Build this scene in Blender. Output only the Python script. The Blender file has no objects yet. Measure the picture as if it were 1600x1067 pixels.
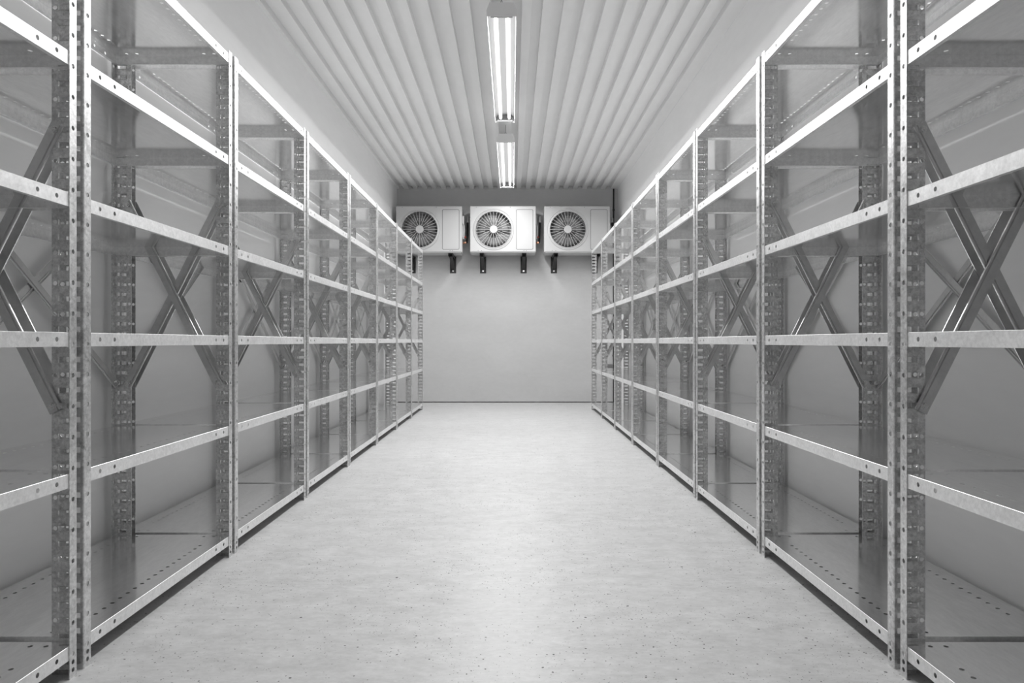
import bpy, bmesh, math, random
from mathutils import Vector

random.seed(4)
PI = math.pi
scene = bpy.context.scene
COL = scene.collection

# ------------------------------------------------------------------ sizes (metres)
CAM_Z = 0.853
X_LEFT, X_RIGHT = -1.609, 1.4785          # side walls
Y_BACK, Y_REAR = 9.546, -1.2              # back wall, wall behind the camera
Z_CEIL = 2.987
RACK_L, RACK_D, RACK_H = 0.9435, 0.465, 2.0
PERIOD = 0.9705
FRONT_LEFT, FRONT_RIGHT = -1.115, 0.9946  # aisle planes of the two rack rows
HOLE_PITCH = 0.0785
SHELF_Z = (0.0841, 0.5190, 0.8760, 1.2295, 1.5866, 1.9885)
TUBE_E = 0.75
LAMP_WATTS = 58.0
LAMP_SPREAD = math.radians(180)
EXPOSURE = 0.0


# ------------------------------------------------------------------ materials
def new_mat(name):
    m = bpy.data.materials.new(name)
    m.use_nodes = True
    nt = m.node_tree
    return m, nt, nt.nodes['Principled BSDF']


def N(nt, typ, **kw):
    n = nt.nodes.new(typ)
    for k, v in kw.items():
        if hasattr(n, k) and not isinstance(v, (tuple, list)) and k not in ('Scale', 'Detail'):
            setattr(n, k, v)
        else:
            n.inputs[k].default_value = v
    return n


def math_node(nt, op, a=None, b=None):
    n = nt.nodes.new('ShaderNodeMath')
    n.operation = op
    for i, v in enumerate((a, b)):
        if v is None:
            continue
        if hasattr(v, 'links'):
            nt.links.new(v, n.inputs[i])
        else:
            n.inputs[i].default_value = v
    return n.outputs[0]


def ramp(nt, src, lo, hi, vlo, vhi):
    n = nt.nodes.new('ShaderNodeMapRange')
    n.inputs['From Min'].default_value = lo
    n.inputs['From Max'].default_value = hi
    n.inputs['To Min'].default_value = vlo
    n.inputs['To Max'].default_value = vhi
    nt.links.new(src, n.inputs['Value'])
    return n.outputs['Result']


def coords(nt, scale=(1, 1, 1), jitter=True):
    tc = nt.nodes.new('ShaderNodeTexCoord')
    mp = nt.nodes.new('ShaderNodeMapping')
    mp.inputs['Scale'].default_value = scale
    if jitter:
        oi = nt.nodes.new('ShaderNodeObjectInfo')
        r = math_node(nt, 'MULTIPLY', oi.outputs['Random'], 37.0)
        add = nt.nodes.new('ShaderNodeVectorMath')
        add.operation = 'ADD'
        nt.links.new(tc.outputs['Object'], add.inputs[0])
        nt.links.new(r, add.inputs[1])
        nt.links.new(add.outputs[0], mp.inputs['Vector'])
    else:
        nt.links.new(tc.outputs['Object'], mp.inputs['Vector'])
    return mp.outputs['Vector']


def noise(nt, vec, scale, detail=4.0, rough=0.6):
    n = nt.nodes.new('ShaderNodeTexNoise')
    n.inputs['Scale'].default_value = scale
    n.inputs['Detail'].default_value = detail
    n.inputs['Roughness'].default_value = rough
    nt.links.new(vec, n.inputs['Vector'])
    return n.outputs['Fac']


def grey(nt, fac, target):
    c = nt.nodes.new('ShaderNodeCombineColor')
    for i in range(3):
        nt.links.new(fac, c.inputs[i])
    nt.links.new(c.outputs[0], target)


def simple(name, v, rough=0.5, metallic=0.0, spec=0.5):
    m, nt, b = new_mat(name)
    if not isinstance(v, tuple):
        v = (v, v, v)
    b.inputs['Base Color'].default_value = (*v, 1)
    b.inputs['Roughness'].default_value = rough
    b.inputs['Metallic'].default_value = metallic
    b.inputs['Specular IOR Level'].default_value = spec
    return m


def galvanised(name, base, spread, rough, rspread, fine=70.0, metallic=0.9, stretch=(1, 1, 1), bump=0.0):
    """Zinc coated steel: cloudy patches and fine crystals, all neutral grey."""
    m, nt, b = new_mat(name)
    v = coords(nt, stretch)
    big = noise(nt, v, 9.0, 5.0, 0.62)
    small = noise(nt, v, fine, 6.0, 0.75)
    vor = nt.nodes.new('ShaderNodeTexVoronoi')
    vor.inputs['Scale'].default_value = fine * 1.6
    nt.links.new(v, vor.inputs['Vector'])
    sep = nt.nodes.new('ShaderNodeSeparateColor')
    nt.links.new(vor.outputs['Color'], sep.inputs[0])
    a = ramp(nt, big, 0.3, 0.7, -0.5, 0.5)
    c = ramp(nt, small, 0.32, 0.68, -0.8, 0.8)
    d = ramp(nt, sep.outputs[0], 0, 1, -0.4, 0.4)
    s = math_node(nt, 'ADD', math_node(nt, 'ADD', a, c), d)
    val = math_node(nt, 'ADD', math_node(nt, 'MULTIPLY', s, spread), base)
    val = math_node(nt, 'MAXIMUM', val, 0.05)
    grey(nt, val, b.inputs['Base Color'])
    rg = math_node(nt, 'ADD', math_node(nt, 'MULTIPLY', s, rspread), rough)
    nt.links.new(rg, b.inputs['Roughness'])
    b.inputs['Metallic'].default_value = metallic
    return m


M_POST = galvanised('zinc_post_steel', 0.66, 0.20, 0.36, 0.07, 85.0, 0.88)
M_LIP = galvanised('zinc_edge_steel', 0.85, 0.10, 0.42, 0.05, 80.0, 0.7)
M_SHEET = galvanised('zinc_shelf_sheet', 0.87, 0.06, 0.14, 0.03, 30.0, 0.95, (3.0, 0.7, 1))
M_BRACE = galvanised('zinc_brace_steel', 0.64, 0.05, 0.40, 0.03, 40.0, 0.85)
M_BOLT = simple('zinc_bolt', 0.68, 0.25, 1.0)
M_CASE = simple('white_casing_paint', 0.48, 0.42)
M_CASE_GREY = simple('grey_casing_plastic', 0.5, 0.45)
M_SEAM_SHADE = simple('grey_seam_shade', 0.20, 0.6)  # flat grey standing in for the shade in the panel gap
M_GRILLE = simple('white_grille_wire', 0.46, 0.4)
M_BLACK = simple('black_painted_steel', 0.016, 0.45)
M_RUBBER = simple('black_pipe_insulation', 0.012, 0.7)
M_FAN = simple('dark_fan_plastic', 0.16, 0.5)
M_COPPER = simple('copper', (0.55, 0.30, 0.20), 0.3, 1.0)
M_RED = simple('red_cap', (0.35, 0.03, 0.03), 0.5)
M_LAMP = simple('white_lamp_enamel', 0.72, 0.5)
M_REFLECTOR = simple('lamp_reflector_enamel', 0.62, 0.6)
M_SOCKET = simple('grey_lamp_socket', 0.32, 0.5)
M_HOOK = simple('dark_hook_steel', 0.08, 0.45, 0.6)


def make_coil_mat():
    m, nt, b = new_mat('condenser_coil_fins')
    v = coords(nt, jitter=False)
    sep = nt.nodes.new('ShaderNodeSeparateXYZ')
    nt.links.new(v, sep.inputs[0])
    w = math_node(nt, 'SINE', math_node(nt, 'MULTIPLY', sep.outputs['Z'], 2 * PI / 0.021))
    w2 = math_node(nt, 'SINE', math_node(nt, 'MULTIPLY', sep.outputs['X'], 2 * PI / 0.012))
    val = math_node(nt, 'ADD', ramp(nt, w, -0.2, 0.5, 0.10, 0.26), ramp(nt, w2, -1, 1, 0, 0.03))
    grey(nt, val, b.inputs['Base Color'])
    b.inputs['Roughness'].default_value = 0.5
    b.inputs['Metallic'].default_value = 0.3
    return m


M_COIL = make_coil_mat()


def make_wall_mat(name, base):
    m, nt, b = new_mat(name)
    v = coords(nt, (1, 0.5, 2.2), jitter=False)
    a = noise(nt, v, 1.6, 5.0, 0.6)
    c = noise(nt, v, 14.0, 4.0, 0.6)
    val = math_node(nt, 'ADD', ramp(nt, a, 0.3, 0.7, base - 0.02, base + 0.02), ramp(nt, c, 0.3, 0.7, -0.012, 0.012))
    grey(nt, val, b.inputs['Base Color'])
    b.inputs['Roughness'].default_value = 0.55
    b.inputs['Specular IOR Level'].default_value = 0.3
    return m


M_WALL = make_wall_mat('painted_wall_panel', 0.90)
M_WALL_BACK_SHADED = make_wall_mat('shaded_back_wall_panel', 0.52)  # same wall paint, colour darkened for the dimmer light on the back wall
M_CEIL = make_wall_mat('painted_trapezoid_sheet', 0.80)


def make_floor_mat():
    m, nt, b = new_mat('polished_concrete')
    v = coords(nt, (0.55, 1.0, 1.0), jitter=False)
    big = noise(nt, v, 1.3, 6.0, 0.65)
    mid = noise(nt, v, 13.0, 9.0, 0.78)
    fine = noise(nt, v, 60.0, 5.0, 0.7)
    base = math_node(nt, 'ADD', ramp(nt, big, 0.3, 0.7, 0.54, 0.60), ramp(nt, mid, 0.3, 0.7, -0.11, 0.07))
    base = math_node(nt, 'ADD', base, ramp(nt, fine, 0.3, 0.7, -0.05, 0.04))
    # scattered air pits, thicker in some patches
    v2 = coords(nt, (1, 1, 1), jitter=False)
    wob = nt.nodes.new('ShaderNodeTexNoise')
    wob.inputs['Scale'].default_value = 240.0
    nt.links.new(v2, wob.inputs['Vector'])
    wv = nt.nodes.new('ShaderNodeVectorMath')
    wv.operation = 'MULTIPLY_ADD'
    nt.links.new(wob.outputs['Color'], wv.inputs[0])
    wv.inputs[1].default_value = (0.006, 0.006, 0.0)
    nt.links.new(v2, wv.inputs[2])
    patch = noise(nt, v2, 2.6, 4.0, 0.65)

    def pits(scale, rmax, lo, hi):
        vo = nt.nodes.new('ShaderNodeTexVoronoi')
        vo.inputs['Scale'].default_value = scale
        nt.links.new(wv.outputs[0], vo.inputs['Vector'])
        sp = nt.nodes.new('ShaderNodeSeparateColor')
        nt.links.new(vo.outputs['Color'], sp.inputs[0])
        keep = math_node(nt, 'GREATER_THAN', sp.outputs[0], ramp(nt, patch, 0.35, 0.66, hi, lo))
        size = math_node(nt, 'MULTIPLY', math_node(nt, 'POWER', sp.outputs[1], 2.0), rmax)
        hit = math_node(nt, 'LESS_THAN', vo.outputs['Distance'], size)
        return math_node(nt, 'MULTIPLY', keep, hit)
    p1 = pits(110.0, 0.32, 0.40, 1.0)
    p2 = pits(34.0, 0.17, 0.70, 1.0)
    p3 = pits(230.0, 0.34, 0.55, 1.02)
    pit = math_node(nt, 'MAXIMUM', math_node(nt, 'MAXIMUM', p1, p2), p3)
    val = math_node(nt, 'MULTIPLY', base, ramp(nt, pit, 0, 1, 1.0, 0.22))
    grey(nt, val, b.inputs['Base Color'])
    rg = math_node(nt, 'ADD', ramp(nt, mid, 0.3, 0.7, 0.38, 0.48), math_node(nt, 'MULTIPLY', pit, 0.3))
    nt.links.new(rg, b.inputs['Roughness'])
    b.inputs['Specular IOR Level'].default_value = 0.5
    bump = nt.nodes.new('ShaderNodeBump')
    bump.inputs['Strength'].default_value = 0.12
    bump.inputs['Distance'].default_value = 0.003
    h = math_node(nt, 'SUBTRACT', math_node(nt, 'MULTIPLY', fine, 0.5), pit)
    nt.links.new(h, bump.inputs['Height'])
    nt.links.new(bump.outputs[0], b.inputs['Normal'])
    return m


M_FLOOR = make_floor_mat()

m, nt, b = new_mat('fluorescent_tube')
b.inputs['Base Color'].default_value = (1, 1, 1, 1)
b.inputs['Emission Color'].default_value = (1, 1, 1, 1)
b.inputs['Emission Strength'].default_value = TUBE_E
M_TUBE = m


# ------------------------------------------------------------------ mesh helpers
class MB:
    """Collects vertices and faces of ONE mesh object."""

    def __init__(self):
        self.v, self.f, self.mi, self.sm = [], [], [], []

    def add(self, verts, faces, mat=0, smooth=False):
        o = len(self.v)
        self.v += [tuple(p) for p in verts]
        for f in faces:
            self.f.append([i + o for i in f])
            self.mi.append(mat)
            self.sm.append(smooth)

    def box(self, lo, hi, mat=0):
        x0, y0, z0 = lo
        x1, y1, z1 = hi
        self.add([(x0, y0, z0), (x1, y0, z0), (x1, y1, z0), (x0, y1, z0), (x0, y0, z1), (x1, y0, z1), (x1, y1, z1), (x0, y1, z1)],
                 [(0, 3, 2, 1), (4, 5, 6, 7), (0, 1, 5, 4), (1, 2, 6, 5), (2, 3, 7, 6), (3, 0, 4, 7)], mat)

    def prism(self, poly, a, b, place, mat=0, smooth=False, caps=True):
        """Sweep a closed 2D outline from a to b; place(p, q, s) gives the 3D point."""
        n = len(poly)
        vs = [place(p, q, a) for p, q in poly] + [place(p, q, b) for p, q in poly]
        fs = [(i, (i + 1) % n, n + (i + 1) % n, n + i) for i in range(n)]
        self.add(vs, fs, mat, smooth)
        if caps:
            self.add(vs[:n], [tuple(range(n))], mat)
            self.add(vs[n:], [tuple(range(n - 1, -1, -1))], mat)

    def tube(self, pts, r, seg=12, mat=0, caps=True):
        pts = [Vector(p) for p in pts]
        rings, up = [], None
        for i, p in enumerate(pts):
            d = (pts[min(i + 1, len(pts) - 1)] - pts[max(i - 1, 0)]).normalized()
            if up is None:
                up = d.orthogonal().normalized()
            up = (up - d * up.dot(d)).normalized()
            w = d.cross(up)
            rr = r[i] if isinstance(r, (list, tuple)) else r
            rings.append([p + (up * math.cos(2 * PI * k / seg) + w * math.sin(2 * PI * k / seg)) * rr for k in range(seg)])
        vs = [q for ring in rings for q in ring]
        fs = []
        for i in range(len(rings) - 1):
            for k in range(seg):
                a, b2 = i * seg + k, i * seg + (k + 1) % seg
                fs.append((a, b2, b2 + seg, a + seg))
        self.add(vs, fs, mat, True)
        if caps:
            self.add(rings[0], [tuple(range(seg - 1, -1, -1))], mat)
            self.add(rings[-1], [tuple(range(seg))], mat)

    def plate(self, us, vs, holes, place, t, mat=0, skip=(), collar=0.0):
        """Sheet with punched holes. us, vs: cell borders. holes[(i,j)] = ('c', u, v, r) or ('r', u0, u1, v0, v1).
        place(u, v, w) maps to 3D, w runs through the thickness."""
        cache = {}
        verts, faces = [], []

        def vid(u, v, w):
            k = (round(u, 6), round(v, 6), round(w, 6))
            if k not in cache:
                cache[k] = len(verts)
                verts.append(place(u, v, w))
            return cache[k]

        nu, nv = len(us) - 1, len(vs) - 1
        for i in range(nu):
            for j in range(nv):
                c = [(us[i], vs[j]), (us[i + 1], vs[j]), (us[i + 1], vs[j + 1]), (us[i], vs[j + 1])]
                h = holes.get((i, j))
                for w in (0.0, t):
                    cc = [vid(*p, w) for p in c]
                    if h is None:
                        faces.append(cc)
                    elif h[0] == 'r':
                        _, a0, a1, b0, b1 = h
                        rr = [vid(*p, w) for p in ((a0, b0), (a1, b0), (a1, b1), (a0, b1))]
                        for k in range(4):
                            faces.append((cc[k], cc[(k + 1) % 4], rr[(k + 1) % 4], rr[k]))
                    else:
                        _, hu, hv, hr = h[:4]
                        n = h[4] if len(h) > 4 else 12
                        ring = [vid(hu + hr * math.cos(2 * PI * k / n), hv + hr * math.sin(2 * PI * k / n), w) for k in range(n)]
                        q = n // 4
                        for quad, corner in ((0, 2), (1, 3), (2, 0), (3, 1)):
                            for k in range(q):
                                faces.append((cc[corner], ring[quad * q + k], ring[(quad * q + k + 1) % n]))
                            nxt = (corner - 1) % 4
                            faces.append((cc[nxt], cc[corner], ring[quad * q]))
                if h is not None:
                    if h[0] == 'r':
                        _, a0, a1, b0, b1 = h
                        ring = ((a0, b0), (a1, b0), (a1, b1), (a0, b1))
                    else:
                        _, hu, hv, hr = h[:4]
                        n = h[4] if len(h) > 4 else 12
                        ring = [(hu + hr * math.cos(2 * PI * k / n), hv + hr * math.sin(2 * PI * k / n)) for k in range(n)]
                    n = len(ring)
                    for k in range(n):
                        a, b2 = ring[k], ring[(k + 1) % n]
                        faces.append((vid(*a, 0), vid(*b2, 0), vid(*b2, t), vid(*a, t)))
                        if h[0] == 'r' and collar:
                            faces.append((vid(*a, t), vid(*b2, t), vid(*b2, collar), vid(*a, collar)))
        for i in range(nu):
            for side, v in (('v0', vs[0]), ('v1', vs[-1])):
                if side not in skip:
                    faces.append((vid(us[i], v, 0), vid(us[i + 1], v, 0), vid(us[i + 1], v, t), vid(us[i], v, t)))
        for j in range(nv):
            for side, u in (('u0', us[0]), ('u1', us[-1])):
                if side not in skip:
                    faces.append((vid(u, vs[j], 0), vid(u, vs[j + 1], 0), vid(u, vs[j + 1], t), vid(u, vs[j], t)))
        self.add(verts, faces, mat)

    def mesh(self, name, mats, weld=1e-5):
        me = bpy.data.meshes.new(name)
        me.from_pydata(self.v, [], self.f)
        if not isinstance(mats, (list, tuple)):
            mats = [mats]
        for mm in mats:
            me.materials.append(mm)
        me.polygons.foreach_set('material_index', self.mi)
        me.polygons.foreach_set('use_smooth', self.sm)
        bm = bmesh.new()
        bm.from_mesh(me)
        bmesh.ops.remove_doubles(bm, verts=bm.verts, dist=weld)
        bmesh.ops.recalc_face_normals(bm, faces=bm.faces)
        bm.to_mesh(me)
        bm.free()
        me.update()
        return me

    def build(self, name, mats, parent=None, weld=1e-5):
        o = bpy.data.objects.new(name, self.mesh(name, mats, weld))
        COL.objects.link(o)
        if parent is not None:
            o.parent = parent
        return o


def rounded(w, h, r, seg=5):
    pts = []
    for cx, cy, a0 in ((w / 2 - r, h / 2 - r, 0), (-w / 2 + r, h / 2 - r, 90), (-w / 2 + r, -h / 2 + r, 180), (w / 2 - r, -h / 2 + r, 270)):
        for k in range(seg + 1):
            a = math.radians(a0 + 90 * k / seg)
            pts.append((cx + r * math.cos(a), cy + r * math.sin(a)))
    return pts


def thing(name, label, cat, loc=(0, 0, 0), rotz=0.0, group=None):
    o = bpy.data.objects.new(name, None)
    o.empty_display_size = 0.2
    COL.objects.link(o)
    o.location = loc
    o.rotation_euler = (0, 0, rotz)
    o['label'] = label
    o['category'] = cat
    if group:
        o['group'] = group
    return o


def tag(o, label, cat, group=None):
    o['label'] = label
    o['category'] = cat
    if group:
        o['group'] = group
    return o


def struct(o):
    o['kind'] = 'structure'
    return o


def children_of(o):
    return [c for c in bpy.data.objects if c.parent is o]


def copy_tree(o, parent=None):
    c = o.copy()
    COL.objects.link(c)
    if parent is not None:
        c.parent = parent
    for ch in children_of(o):
        copy_tree(ch, c)
    return c


# ------------------------------------------------------------------ the room
def slab(name, lo, hi, mat):
    b_ = MB()
    b_.box(lo, hi)
    return struct(b_.build(name, mat))


slab('floor', (X_LEFT - 0.1, Y_REAR - 0.1, -0.1), (X_RIGHT + 0.1, Y_BACK + 0.1, 0.0), M_FLOOR)
slab('wall_left', (X_LEFT - 0.1, Y_REAR - 0.1, 0.0), (X_LEFT, Y_BACK + 0.1, 3.1), M_WALL)
slab('wall_right', (X_RIGHT, Y_REAR - 0.1, 0.0), (X_RIGHT + 0.1, Y_BACK + 0.1, 3.1), M_WALL)
slab('wall_back', (X_LEFT, Y_BACK, 0.012), (X_RIGHT, Y_BACK + 0.1, 3.1), M_WALL_BACK_SHADED)
slab('wall_front', (X_LEFT, Y_REAR - 0.1, 0.0), (X_RIGHT, Y_REAR, 3.1), M_WALL)

# trapezoidal sheet ceiling, ribs running towards the back wall
cb = MB()
pitch, low_w, slope, depth = 0.1311, 0.062, 0.003, 0.040
prof = [(X_LEFT, Z_CEIL)]
k = 0
xr = -1.5436                                     # centre of the first recess
rec = pitch - low_w - 2 * slope
while True:
    c = xr + k * pitch
    if c + rec / 2 + slope > X_RIGHT:
        break
    prof += [(c - rec / 2 - slope, Z_CEIL), (c - rec / 2, Z_CEIL + depth), (c + rec / 2, Z_CEIL + depth), (c + rec / 2 + slope, Z_CEIL)]
    k += 1
prof.append((X_RIGHT, Z_CEIL))
prof += [(X_RIGHT, 3.1), (X_LEFT, 3.1)]
cb.prism(prof, Y_REAR, Y_BACK, lambda p, q, s: (p, s, q))
struct(cb.build('ceiling', M_CEIL))


# ------------------------------------------------------------------ shelving racks
def hole_rows():
    """Vertical cells of the aisle flange: three close holes at the foot, then every second slot."""
    vs = [0.0, 0.0095, 0.0295, 0.0495, 0.0695, 0.139 + HOLE_PITCH / 2]
    centres = {1: 0.0195, 2: 0.0395, 3: 0.0595, 4: 0.139}
    k = 1
    while 0.139 + HOLE_PITCH * (k + 0.5) < RACK_H - 0.002:
        centres[len(vs) - 1] = 0.139 + HOLE_PITCH * k
        vs.append(0.139 + HOLE_PITCH * (k + 0.5))
        k += 1
    vs.append(RACK_H)
    return vs, centres


def post_mesh(sx, sy):
    """Slotted L section; its corner is the outer corner of the rack."""
    m_ = MB()
    t, ch = 0.002, 0.0022
    X, Y = sx * RACK_D / 2, sy * RACK_L / 2
    vs, cen = hole_rows()
    A = lambda u, v, w: (X - sx * w, Y - sy * u, v)
    holes = {(0, j): ('c', 0.0162, z, 0.006) for j, z in cen.items()}
    m_.plate([ch, 0.030], vs, holes, A, t, skip=('u0',))
    B = lambda u, v, w: (X - sx * u, Y - sy * w, v)
    half = HOLE_PITCH / 4
    zs, z = [], 0.0595
    rows = [0.0, 0.0595 - half]
    hz = {}
    k = 0
    while 0.0603 + 2 * half * (k + 0.5) < RACK_H - 0.002:
        zc = 0.0603 + 2 * half * k
        hz[len(rows) - 1] = (zc, k)
        rows.append(zc + half)
        k += 1
    rows.append(RACK_H)
    holes = {}
    for j, (zc, k) in hz.items():
        holes[(0, j)] = ('r', 0.009, 0.0455, zc - 0.0073, zc + 0.0073)
        if k % 2 == 0:
            holes[(1, j)] = ('c', 0.0555, zc, 0.0057)
    holes[(0, 0)] = ('r', 0.009, 0.0455, 0.014, 0.028)
    m_.plate([ch, 0.0478, 0.064], rows, holes, B, t, skip=('u0',), collar=0.0055)
    # rounded outer corner, and a shallow stiffening bead next to the slots
    m_.add([A(ch, 0, 0), B(ch, 0, 0), B(ch, RACK_H, 0), A(ch, RACK_H, 0)], [(0, 1, 2, 3)])
    m_.add([A(ch, 0, t), B(ch, 0, t), B(ch, RACK_H, t), A(ch, RACK_H, t)], [(0, 1, 2, 3)])
    for z in (0, RACK_H):
        m_.add([A(ch, z, 0), B(ch, z, 0), B(ch, z, t), A(ch, z, t)], [(0, 1, 2, 3)])
    return m_.mesh('post', M_POST, 2e-5)


def shelf_mesh():
    m_ = MB()
    t = 0.0009
    x1, y1 = RACK_D / 2 - 0.0024, RACK_L / 2 - 0.0026
    ch = 0.0009
    # deck with rows of round holes along both long edges and two in each corner
    ex, ey = x1 - ch, y1 - ch
    us = [-ex, -x1 + 0.038, -x1 + 0.078, -x1 + 0.118, x1 - 0.118, x1 - 0.078, x1 - 0.038, ex]
    n = 23
    step = (2 * ey - 0.01) / n
    vs = [-ey] + [-ey + 0.005 + step * k for k in range(n + 1)] + [ey]
    holes = {}
    for j in range(1, n + 1):
        c = (vs[j] + vs[j + 1]) / 2
        if j in (2, 3, n - 1, n - 2):
            continue
        for i in (1, 5):
            holes[(i, j)] = ('c', (us[i] + us[i + 1]) / 2, c, 0.006)
        if j in (1, n):
            for i in (2, 4):
                holes[(i, j)] = ('c', (us[i] + us[i + 1]) / 2, c, 0.006)
    m_.plate(us, vs, holes, lambda u, v, w: (u, v, -w), t, 0)
    H = 0.035
    # long lips with two holes near each end
    vv = [-ey, -y1 + 0.050, -y1 + 0.094, -y1 + 0.118, -y1 + 0.162, y1 - 0.162, y1 - 0.118, y1 - 0.094, y1 - 0.050, ey]
    vv = [-ey, -y1 + 0.048, -y1 + 0.1, -y1 + 0.17, y1 - 0.17, y1 - 0.1, y1 - 0.048, ey]
    for s in (1, -1):
        P = lambda u, v, w: (s * (x1 - w), u, -v)
        hh = {(1, 0): ('c', -y1 + 0.072, 0.0175, 0.006), (2, 0): ('c', -y1 + 0.140, 0.0175, 0.006),
              (4, 0): ('c', y1 - 0.140, 0.0175, 0.006), (5, 0): ('c', y1 - 0.072, 0.0175, 0.006)}
        m_.plate(vv, [ch, H], hh, P, t, 1)
        m_.add([(s * x1, -ey, -ch), (s * x1, ey, -ch), (s * ex, ey, 0), (s * ex, -ey, 0)], [(0, 1, 2, 3)], 1)
        # return flange under the lip
        xa, xb = sorted((s * x1, s * (x1 - 0.012)))
        m_.box((xa, -ey, -H - t), (xb, ey, -H), 1)
        Q = lambda u, v, w: (u, s * (y1 - w), -v)
        m_.plate([-ex, ex], [ch, H], {}, Q, t, 1)
        m_.add([(-ex, s * y1, -ch), (ex, s * y1, -ch), (ex, s * ey, 0), (-ex, s * ey, 0)], [(0, 1, 2, 3)], 1)
        ya, yb = sorted((s * y1, s * (y1 - 0.010)))
        m_.box((-ex, ya, -H - t), (ex, yb, -H), 1)
        for s2 in (1, -1):
            m_.add([(s * x1, s2 * ey, -ch), (s * ex, s2 * y1, -ch), (s * ex, s2 * y1, -H), (s * x1, s2 * ey, -H)], [(0, 1, 2, 3)], 1)
            m_.add([(s * x1, s2 * ey, -ch), (s * ex, s2 * y1, -ch), (s * ex, s2 * ey, 0)], [(0, 1, 2)], 1)
    return m_.mesh('shelf', [M_SHEET, M_LIP], 2e-5)


BR_PROFILE = [(-0.017, 0), (-0.017, 0.0016), (0.0045, 0.0016), (0.0060, 0.0052), (0.0076, 0.0052), (0.0091, 0.0016),
              (0.0128, 0.0016), (0.0143, 0.0052), (0.0159, 0.0052), (0.017, 0.0036), (0.017, 0)]


def brace_mesh(a, b, nrm, side):
    """Ribbed steel strip from a to b lying against a plane; the ribs run along the edge that points to `side`."""
    a, b, nrm = Vector(a), Vector(b), Vector(nrm).normalized()
    d = (b - a).normalized()
    w = nrm.cross(d).normalized()
    if w.dot(Vector(side)) < 0:
        w = -w
    a, b = a - d * 0.016, b + d * 0.016
    m_ = MB()
    m_.prism(BR_PROFILE, 0, (b - a).length, lambda p, q, s: a + d * s + w * p + nrm * q)
    return m_.mesh('brace', M_BRACE)


def bolt_mesh(p, nrm):
    p, nrm = Vector(p), Vector(nrm).normalized()
    u = nrm.orthogonal().normalized()
    w = nrm.cross(u)
    m_ = MB()
    ring = lambda r, n: [(r * math.cos(2 * PI * k / n), r * math.sin(2 * PI * k / n)) for k in range(n)]
    pl = lambda x, y, s: p + u * x + w * y + nrm * s
    m_.prism(ring(0.0105, 16), 0.0, 0.0015, pl)
    m_.prism(ring(0.0085, 6), 0.0015, 0.008, pl)
    m_.prism(ring(0.0045, 10), 0.008, 0.0115, pl)
    return m_.mesh('bolt', M_BOLT)


def make_rack():
    root = thing('shelving_rack', '', 'shelving rack')
    xh, yh = RACK_D / 2, RACK_L / 2
    for sx in (1, -1):
        for sy in (1, -1):
            o = bpy.data.objects.new('post', post_mesh(sx, sy))
            COL.objects.link(o)
            o.parent = root
    sm_ = shelf_mesh()
    for z in SHELF_Z:
        o = bpy.data.objects.new('shelf', sm_)
        COL.objects.link(o)
        o.parent = root
        o.location = (0, 0, z)
    zt, zb = 0.139 + HOLE_PITCH * 16, 0.139 + HOLE_PITCH * 7
    xb = xh - 0.0555

    def add_brace(p, q, nrm, side):
        br = bpy.data.objects.new('brace', brace_mesh(p, q, nrm, side))
        COL.objects.link(br)
        br.parent = root
        for e in (p, q):
            bo = bpy.data.objects.new('bolt', bolt_mesh(Vector(e) + Vector(nrm) * 0.0018, nrm))
            COL.objects.link(bo)
            bo.parent = br
    for sy in (1, -1):
        # crossed strips inside each end frame; the one falling towards the aisle lies on top
        y_in = sy * (yh - 0.0023)
        n_ = (0, -sy, 0)
        add_brace((-xb, y_in, zb), (xb, y_in, zt), n_, (1, 0, 0))
        y_in2 = sy * (yh - 0.0023 - 0.0056)
        add_brace((-xb, y_in2, zt), (xb, y_in2, zb), n_, (1, 0, 0))
    # crossed strips on the back plane
    xk = -xh + 0.0023
    ye = yh - 0.0162
    add_brace((xk, -ye, zb), (xk, ye, zt), (1, 0, 0), (0, 0, -1))
    add_brace((xk + 0.0056, -ye, zt), (xk + 0.0056, ye, zb), (1, 0, 0), (0, 0, -1))
    return root


ORD = ('nearest the camera, cut by the frame', 'second from the camera', 'third from the camera', 'fourth from the camera',
       'fifth from the camera', 'sixth from the camera', 'seventh from the camera', 'last one beside the back wall')
proto = make_rack()
first = True
for side in ('left', 'right'):
    for i in range(8):
        r = proto if first else copy_tree(proto)
        first = False
        y = 1.764 + PERIOD * (i - 0.5)
        if side == 'left':
            r.location = (FRONT_LEFT - RACK_D / 2, y, 0)
            r.rotation_euler = (0, 0, 0)
        else:
            r.location = (FRONT_RIGHT + RACK_D / 2, y, 0)
            r.rotation_euler = (0, 0, PI)
        r['label'] = 'empty galvanised steel rack in the %s row, %s' % (side, ORD[i])
        r['group'] = 'galvanised shelving racks in the %s row' % side


# ------------------------------------------------------------------ fluorescent lamps
LAMP_X, LAMP_Z, LAMP_L, LAMP_W, LAMP_H = -0.0629, 2.803, 1.992, 0.18, 0.082


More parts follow.
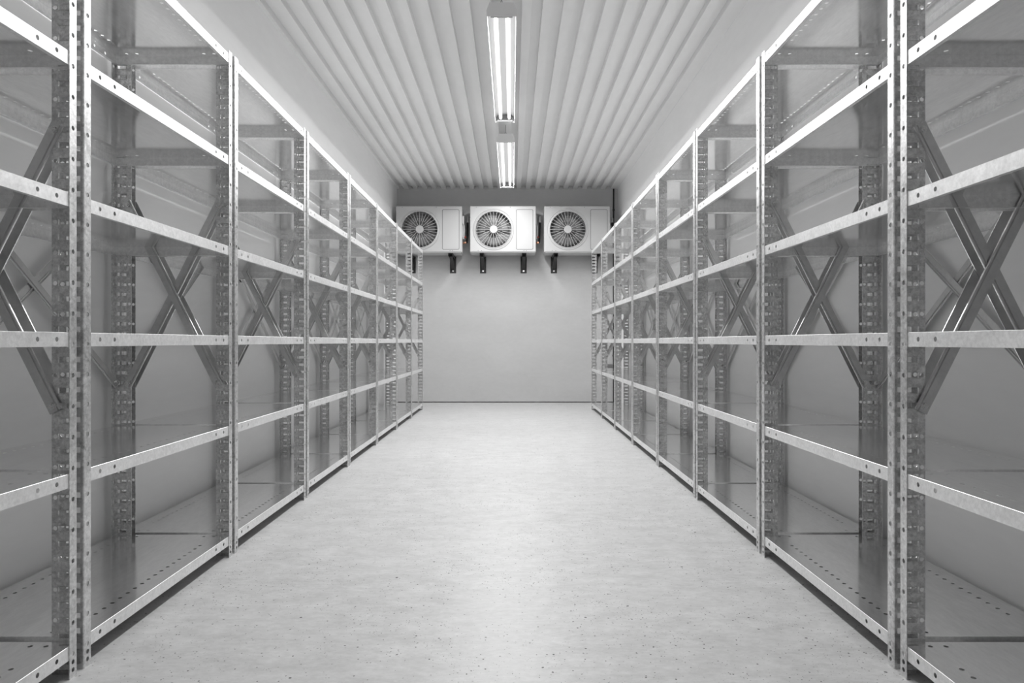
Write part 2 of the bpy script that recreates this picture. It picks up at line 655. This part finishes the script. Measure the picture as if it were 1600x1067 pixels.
def make_lamp():
    root = thing('ceiling_lamp', '', 'lamp')
    hw, tw = LAMP_W / 2, 0.072
    L = LAMP_L / 2
    g = 0.0015
    out = [(-hw, 0.0), (-hw, 0.036), (-tw, LAMP_H), (tw, LAMP_H), (hw, 0.036), (hw, 0.0)]
    inn = [(hw - 0.004, 0.0), (hw - 0.008, 0.036), (0.055, 0.062), (-0.055, 0.062), (-hw + 0.008, 0.036), (-hw + 0.004, 0.0)]
    h = MB()
    P = lambda p, q, s: (p, s, q)
    n = 6
    # outer skin, inner reflector, rims, and two closed ends with thickness
    vo = [P(p, q, s) for s in (-L, L) for p, q in out]
    vi = [P(p, q, s) for s in (-L + 0.004, L - 0.004) for p, q in inn]
    h.add(vo, [(i, i + 1, n + i + 1, n + i) for i in range(n - 1)])
    h.add(vi, [(i, i + 1, n + i + 1, n + i) for i in range(n - 1)], 1)
    h.add(vo, [tuple(range(n)), tuple(range(2 * n - 1, n - 1, -1))])
    h.add(vi, [tuple(range(n)), tuple(range(2 * n - 1, n - 1, -1))])
    h.add([vo[0], vo[n], vi[2 * n - 1], vi[n - 1]], [(0, 1, 2, 3)])
    h.add([vo[n - 1], vo[2 * n - 1], vi[n], vi[0]], [(0, 1, 2, 3)])
    h.add([vo[0], vo[n - 1], vi[0], vi[n - 1]], [(0, 1, 2, 3)])
    h.add([vo[n], vo[2 * n - 1], vi[n], vi[2 * n - 1]], [(0, 1, 2, 3)])
    h.build('housing', [M_LAMP, M_REFLECTOR], root)
    for s in (-1, 1):
        tb = MB()
        zt = 0.030
        e = L - 0.056
        tb.tube([(s * 0.037, -e - 0.002, zt), (s * 0.037, -e, zt), (s * 0.037, e, zt), (s * 0.037, e + 0.002, zt)], [0.013, 0.0145, 0.0145, 0.013], 16)
        o = tb.build('tube', M_TUBE, root)
    for s in (-1, 1):
        sk = MB()
        ya, yb = sorted((s * (L - 0.0045), s * (L - 0.028)))
        sk.box((-0.066, ya, 0.003), (0.066, yb, 0.060))
        for c in (-1, 1):
            y0, y1_ = sorted((s * (L - 0.024), s * (L - 0.061)))
            sk.tube([(c * 0.037, y0, 0.029), (c * 0.037, y1_, 0.029)], 0.0175, 14)
            sk.box((c * 0.037 - 0.010, ya, 0.028), (c * 0.037 + 0.010, yb, 0.045))
        sk.build('end_socket', M_SOCKET, root)
    for s in (-1, 1):
        hk = MB()
        yy = s * (L - 0.05)
        hk.box((-0.014, yy - 0.010, LAMP_H), (0.014, yy + 0.010, LAMP_H + 0.003))
        hk.tube([(-0.011, yy, LAMP_H), (0, yy, LAMP_H + 0.042), (0.011, yy, LAMP_H)], 0.003, 8)
        hk.tube([(0, yy, LAMP_H + 0.038), (0, yy, Z_CEIL - LAMP_Z + 0.004)], 0.0025, 8)
        hk.build('hook', M_HOOK, root)
    # the glowing undersides of the two tubes
    al = bpy.data.lights.new('tube_glow', 'AREA')
    al.shape = 'RECTANGLE'
    al.size, al.size_y = 0.026, LAMP_L - 0.124
    al.energy = LAMP_WATTS / 2
    al.spread = LAMP_SPREAD
    for s in (-1, 1):
        ao = bpy.data.objects.new('tube_glow', al)
        COL.objects.link(ao)
        ao.parent = root
        ao.location = (s * 0.037, 0, 0.0148)
    return root


lp = make_lamp()
lamps = ((5.087, 'twin tube fluorescent ceiling lamp, the nearer and larger of the two in view'),
         (7.672, 'twin tube fluorescent ceiling lamp, the farther one before the back wall'),
         (2.502, 'twin tube fluorescent ceiling lamp just above the top picture edge, nearest the camera'))
for i, (yc, lab) in enumerate(lamps):
    o = lp if i == 0 else copy_tree(lp)
    o.location = (LAMP_X, yc, LAMP_Z)
    o['label'] = lab
    o['group'] = 'fluorescent lamps along the ceiling'
    if i == 2:                                    # lamp out of view, power cut to darken the near floor
        weak = None
        for c in children_of(o):
            if c.type == 'LIGHT':
                if weak is None:
                    weak = c.data.copy()
                    weak.energy *= 0.65
                c.data = weak


# ------------------------------------------------------------------ air conditioner units on the back wall
AC_W, AC_H, AC_D, AC_Y, AC_Z = 0.878, 0.612, 0.33, 9.10, 2.046
FAN_X, FAN_Z, FAN_R = -0.124, 0.300, 0.242


def make_ac():
    root = thing('air_conditioner_unit', '', 'air conditioner')
    w, ch = AC_W / 2, 0.006
    c = MB()
    fx, fz = FAN_X, FAN_Z
    us = [-w + ch, fx - 0.29, fx + 0.29, w - ch]
    vs = [ch, fz - 0.288, fz + 0.288, AC_H - ch]
    us[1] = max(us[1], -w + ch + 0.004)
    F = lambda u, v, t: (u, t, v)
    c.plate(us, vs, {(1, 1): ('c', fx, fz, FAN_R, 64)}, F, 0.002, skip=('u0', 'u1', 'v0', 'v1'))
    fr = [(-w + ch, 0, ch), (w - ch, 0, ch), (w - ch, 0, AC_H - ch), (-w + ch, 0, AC_H - ch)]
    md = [(-w, ch, 0), (w, ch, 0), (w, ch, AC_H), (-w, ch, AC_H)]
    bk = [(-w, AC_D, 0), (w, AC_D, 0), (w, AC_D, AC_H), (-w, AC_D, AC_H)]
    q4 = [(i, (i + 1) % 4, 4 + (i + 1) % 4, 4 + i) for i in range(4)]
    c.add(fr + md, q4)
    c.add(md + bk, q4)
    c.add(bk, [(0, 1, 2, 3)])
    # throat behind the grille
    seg = 64
    ring = lambda r, y: [(fx + r * math.cos(2 * PI * k / seg), y, fz + r * math.sin(2 * PI * k / seg)) for k in range(seg)]
    c.add(ring(FAN_R, 0.0) + ring(FAN_R, 0.11), [(k, (k + 1) % seg, seg + (k + 1) % seg, seg + k) for k in range(seg)], 0, True)
    cs = c.build('casing', M_CASE, root)
    co = MB()
    co.add(ring(FAN_R - 0.001, 0.108), [tuple(range(seg))])
    co.add(ring(FAN_R - 0.001, 0.112), [tuple(range(seg))])
    co.add(ring(FAN_R - 0.001, 0.108) + ring(FAN_R - 0.001, 0.112), [(k, (k + 1) % seg, seg + (k + 1) % seg, seg + k) for k in range(seg)])
    co.build('coil', M_COIL, root)
    # three bladed fan
    fn = MB()
    fn.tube([(fx, 0.05, fz), (fx, 0.10, fz)], 0.05, 20)
    for b_ in range(3):
        a0 = 2 * PI * b_ / 3 + 0.4
        vv, ff = [], []
        nr, na = 5, 6
        for i in range(nr):
            r = 0.046 + (0.215 - 0.046) * i / (nr - 1)
            span = math.radians(62 + 26 * i / (nr - 1))
            for j in range(na):
                a = a0 + span * (j / (na - 1) - 0.5) + 0.25 * i / (nr - 1)
                y = 0.058 + 0.036 * j / (na - 1)
                vv.append((fx + r * math.cos(a), y, fz + r * math.sin(a)))
        m0 = len(vv)
        vv += [(p[0], p[1] + 0.003, p[2]) for p in vv]
        for i in range(nr - 1):
            for j in range(na - 1):
                q = i * na + j
                ff += [(q, q + 1, q + na + 1, q + na), (m0 + q, m0 + q + na, m0 + q + na + 1, m0 + q + 1)]
        for i in range(nr - 1):
            for j in (0, na - 1):
                q = i * na + j
                ff.append((q, q + na, m0 + q + na, m0 + q))
        for j in range(na - 1):
            for i in (0, nr - 1):
                q = i * na + j
                ff.append((q, q + 1, m0 + q + 1, m0 + q))
        fn.add(vv, ff, 0, True)
    fn.build('fan', M_FAN, root)
    # grille: stepped rim, radial wires (every second one stops half way), inner ring
    gr = MB()

    def band(profile):
        n = len(profile)
        vv = []
        for r, y in profile:
            vv += ring(r, y)
        gr.add(vv, [(i * seg + k, i * seg + (k + 1) % seg, (i + 1) * seg + (k + 1) % seg, (i + 1) * seg + k) for i in range(n - 1) for k in range(seg)], 0, False)
    band([(0.274, 0.001), (0.2725, -0.006), (0.2700, -0.0085), (0.2670, -0.006), (0.2655, -0.0035), (0.249, -0.0065), (0.244, -0.012), (0.2385, -0.012), (0.2370, -0.004), (0.2370, 0.004), (0.2425, 0.004)])
    for k in range(32):
        a = 2 * PI * k / 32
        r0 = 0.045 if k % 2 == 0 else 0.118
        ca, sa = math.cos(a), math.sin(a)
        hwid = 0.0021
        pts = []
        for (r, y) in ((r0, -0.016), (0.16, -0.0155), (0.239, -0.010)):
            for dy in (0, 0.005):
                for sgn in (-1, 1):
                    pts.append((fx + r * ca - sgn * hwid * sa, y + dy, fz + r * sa + sgn * hwid * ca))
        ff = []
        for i in range(2):
            o = i * 4
            ff += [(o, o + 1, o + 5, o + 4), (o + 2, o + 6, o + 7, o + 3), (o, o + 4, o + 6, o + 2), (o + 1, o + 3, o + 7, o + 5)]
        ff += [(0, 2, 3, 1), (8, 9, 11, 10)]
        gr.add(pts, ff)
    band([(0.119, -0.0125), (0.119, -0.0113), (0.1178, -0.0113), (0.1178, -0.0125), (0.119, -0.0125)])
    gr.build('fan_grille', M_GRILLE, root)
    hc = MB()
    hc.add(ring(0.052, -0.011) + ring(0.052, -0.017) + ring(0.047, -0.0205), [(i * seg + k, i * seg + (k + 1) % seg, (i + 1) * seg + (k + 1) % seg, (i + 1) * seg + k) for i in range(2) for k in range(seg)], 0, True)
    hc.add(ring(0.047, -0.0205), [tuple(range(seg))])
    hc.add(ring(0.052, -0.011), [tuple(range(seg))])
    hc.build('hub_cap', M_CASE, root)
    # service panel pressed into the right of the front: a grey strip as the groove's shade round a slightly raised field
    px, pz = 0.290, 0.300

    def pad(w_, h_, r_, y0, y1_):
        q_ = MB()
        q_.prism(rounded(w_, h_, r_), y0, y1_, lambda p, q, s_: (px + p, s_, pz + q))
        return q_
    sp = pad(0.214, 0.522, 0.014, -0.0030, 0.0).build('service_panel', M_CASE, root)
    pad(0.230, 0.538, 0.020, -0.0008, 0.0005).build('panel_seam_shade', M_SEAM_SHADE, sp)
    for (x, z) in ((-0.356, 0.596), (0.098, 0.596), (-0.33, 0.018), (-0.285, 0.018), (0.28, 0.018), (0.312, 0.018)):
        s_ = MB()
        s_.tube([(x, 0.0005, z), (x, -0.003, z)], 0.0048, 10)
        s_.build('screw', M_FAN, root)
    # base pan
    bp = MB()
    bp.box((-w + 0.012, 0.014, -0.008), (w - 0.012, AC_D - 0.01, 0.001))
    bp.build('base_pan', M_CASE_GREY, root)
    # right hand side: cover with a grip, valves and insulated pipe
    vc = MB()
    arc = [(0.0, 0.11), (0.018, 0.115), (0.024, 0.14), (0.024, 0.20), (0.018, 0.225), (0.0, 0.23)]
    vc.prism(arc, 0.19, 0.50, lambda p, q, s: (w - 0.001 + p, q, s))
    vc.build('valve_cover', M_CASE_GREY, root)
    hd = MB()
    hd.tube([(w, 0.10, 0.40), (w + 0.022, 0.10, 0.37), (w + 0.026, 0.10, 0.30), (w + 0.020, 0.10, 0.22), (w, 0.10, 0.19)], 0.007, 10)
    hd.build('grip', M_CASE_GREY, root)
    for z in (0.150, 0.225):
        cv = MB()
        cv.tube([(w - 0.004, 0.205, z), (w + 0.02, 0.205, z)], 0.017, 12)
        cv.tube([(w + 0.018, 0.205, z), (w + 0.052, 0.205, z)], 0.011, 12)
        cv.tube([(w + 0.036, 0.205, z), (w + 0.036, 0.17, z)], 0.009, 12)
        v_ = cv.build('valve', M_COPPER, root)
        v_['label'] = 'copper valve'
        rc = MB()
        rc.tube([(w + 0.034, 0.172, z), (w + 0.034, 0.158, z)], 0.012, 12)
        rc.build('cap', M_RED if z > 0.2 else M_COPPER, v_)
    hs = MB()
    hs.tube([(w + 0.050, 0.205, 0.150), (w + 0.055, 0.21, 0.19), (w + 0.057, 0.215, 0.25), (w + 0.060, 0.225, 0.35), (w + 0.062, 0.235, 0.45)], 0.014, 12)
    hs.build('insulated_pipe', M_RUBBER, root)
    sl = MB()
    sl.tube([(w + 0.062, 0.233, 0.43), (w + 0.062, 0.245, 0.485), (w + 0.062, 0.275, 0.51), (w + 0.062, Y_BACK - AC_Y - 0.001, 0.52)], 0.0165, 12)
    sl.build('pipe_sleeve', M_CASE_GREY, root)
    return root


def make_bracket():
    root = thing('wall_bracket', '', 'wall bracket')
    pb = MB()
    pb.box((-0.043, -0.006, -0.231), (0.043, -0.0005, -0.0005))
    pb.build('wall_plate', M_BLACK, root)
    ar = MB()
    ar.box((-0.030, -0.425, -0.005), (0.030, -0.006, -0.0005))
    ar.box((-0.030, -0.425, -0.040), (-0.026, -0.006, -0.005))
    ar.box((0.026, -0.425, -0.040), (0.030, -0.006, -0.005))
    ar.build('arm', M_BLACK, root)
    st = MB()
    prof = [(-0.33, -0.038), (-0.30, -0.038), (-0.008, -0.165), (-0.008, -0.190), (-0.02, -0.190)]
    st.prism(prof, -0.022, 0.022, lambda p, q, s: (s, p, q))
    st.build('strut', M_BLACK, root)
    bo = MB()
    bo.tube([(0, -0.006, -0.200), (0, -0.009, -0.200)], 0.013, 16)
    bo.tube([(0, -0.009, -0.200), (0, -0.018, -0.200)], 0.0085, 6)
    b2 = bo.build('bolt', M_BOLT, root)
    b2['label'] = 'bright zinc bolt'
    return root


ac0, br0 = make_ac(), make_bracket()
units = ((-1.1062, 'leftmost of the three white outdoor air conditioner units on the back wall', 'left'),
         (-0.1208, 'middle one of the three white outdoor air conditioner units on the back wall', 'middle'),
         (0.8685, 'rightmost of the three white outdoor air conditioner units on the back wall', 'right'))
for i, (x, lab, which) in enumerate(units):
    o = ac0 if i == 0 else copy_tree(ac0)
    o.location = (x, AC_Y, AC_Z)
    o['label'] = lab
    o['group'] = 'air conditioner units on the back wall'
    for j, s in enumerate((-1, 1)):
        bk_ = br0 if i == 0 and j == 0 else copy_tree(br0)
        bk_.location = (x + s * 0.283, Y_BACK, AC_Z - 0.0085)
        bk_['label'] = 'black steel wall bracket under the %s end of the %s air conditioner unit' % (('left', 'right')[j], which)
        bk_['group'] = 'wall brackets carrying the air conditioner units'

# ------------------------------------------------------------------ cable conduit in the back right corner
cd = thing('cable_conduit', 'thin dark cable conduit running up the back right corner of the room', 'conduit', (1.420, Y_BACK - 0.012, 0))
p_ = MB()
p_.tube([(0, 0, 0.0), (0, 0, Z_CEIL - 0.001)], 0.0095, 12)
p_.build('pipe', M_BLACK, cd)
for z in (0.655, 2.69):
    q_ = MB()
    q_.box((-0.015, -0.012, z - 0.010), (0.015, 0.0115, z + 0.010))
    q_.build('clip', M_HOOK, cd)
jb = MB()
o_ = rounded(0.085, 0.062, 0.008)
jb.prism(o_, -0.03, -0.0005, lambda p, q, s: (p, s, q))
bx_ = jb.build('junction_box', M_FAN)
bx_.location = (1.366, Y_BACK, 0.504)
tag(bx_, 'small dark junction box low on the back wall beside the corner conduit', 'junction box')

# ------------------------------------------------------------------ camera and view
cam = bpy.data.cameras.new('camera')
cam.lens, cam.sensor_width, cam.sensor_fit = 24.0, 36.0, 'HORIZONTAL'
cam.clip_start = 0.02
co_ = bpy.data.objects.new('camera', cam)
COL.objects.link(co_)
co_.location = (0, 0, CAM_Z)
co_.rotation_euler = (PI / 2, 0, 0)
scene.camera = co_

wd = bpy.data.worlds.new('world')
wd.use_nodes = True
wd.node_tree.nodes['Background'].inputs[0].default_value = (0, 0, 0, 1)
wd.node_tree.nodes['Background'].inputs[1].default_value = 0.0
scene.world = wd
scene.view_settings.view_transform = 'Standard'
scene.view_settings.look = 'None'
scene.view_settings.gamma = 1.0
scene.view_settings.use_curve_mapping = False
scene.view_settings.exposure = EXPOSURE
cy = scene.cycles
cy.max_bounces = 14
cy.diffuse_bounces = 11
cy.glossy_bounces = 10
cy.caustics_reflective = True
cy.use_denoising = True
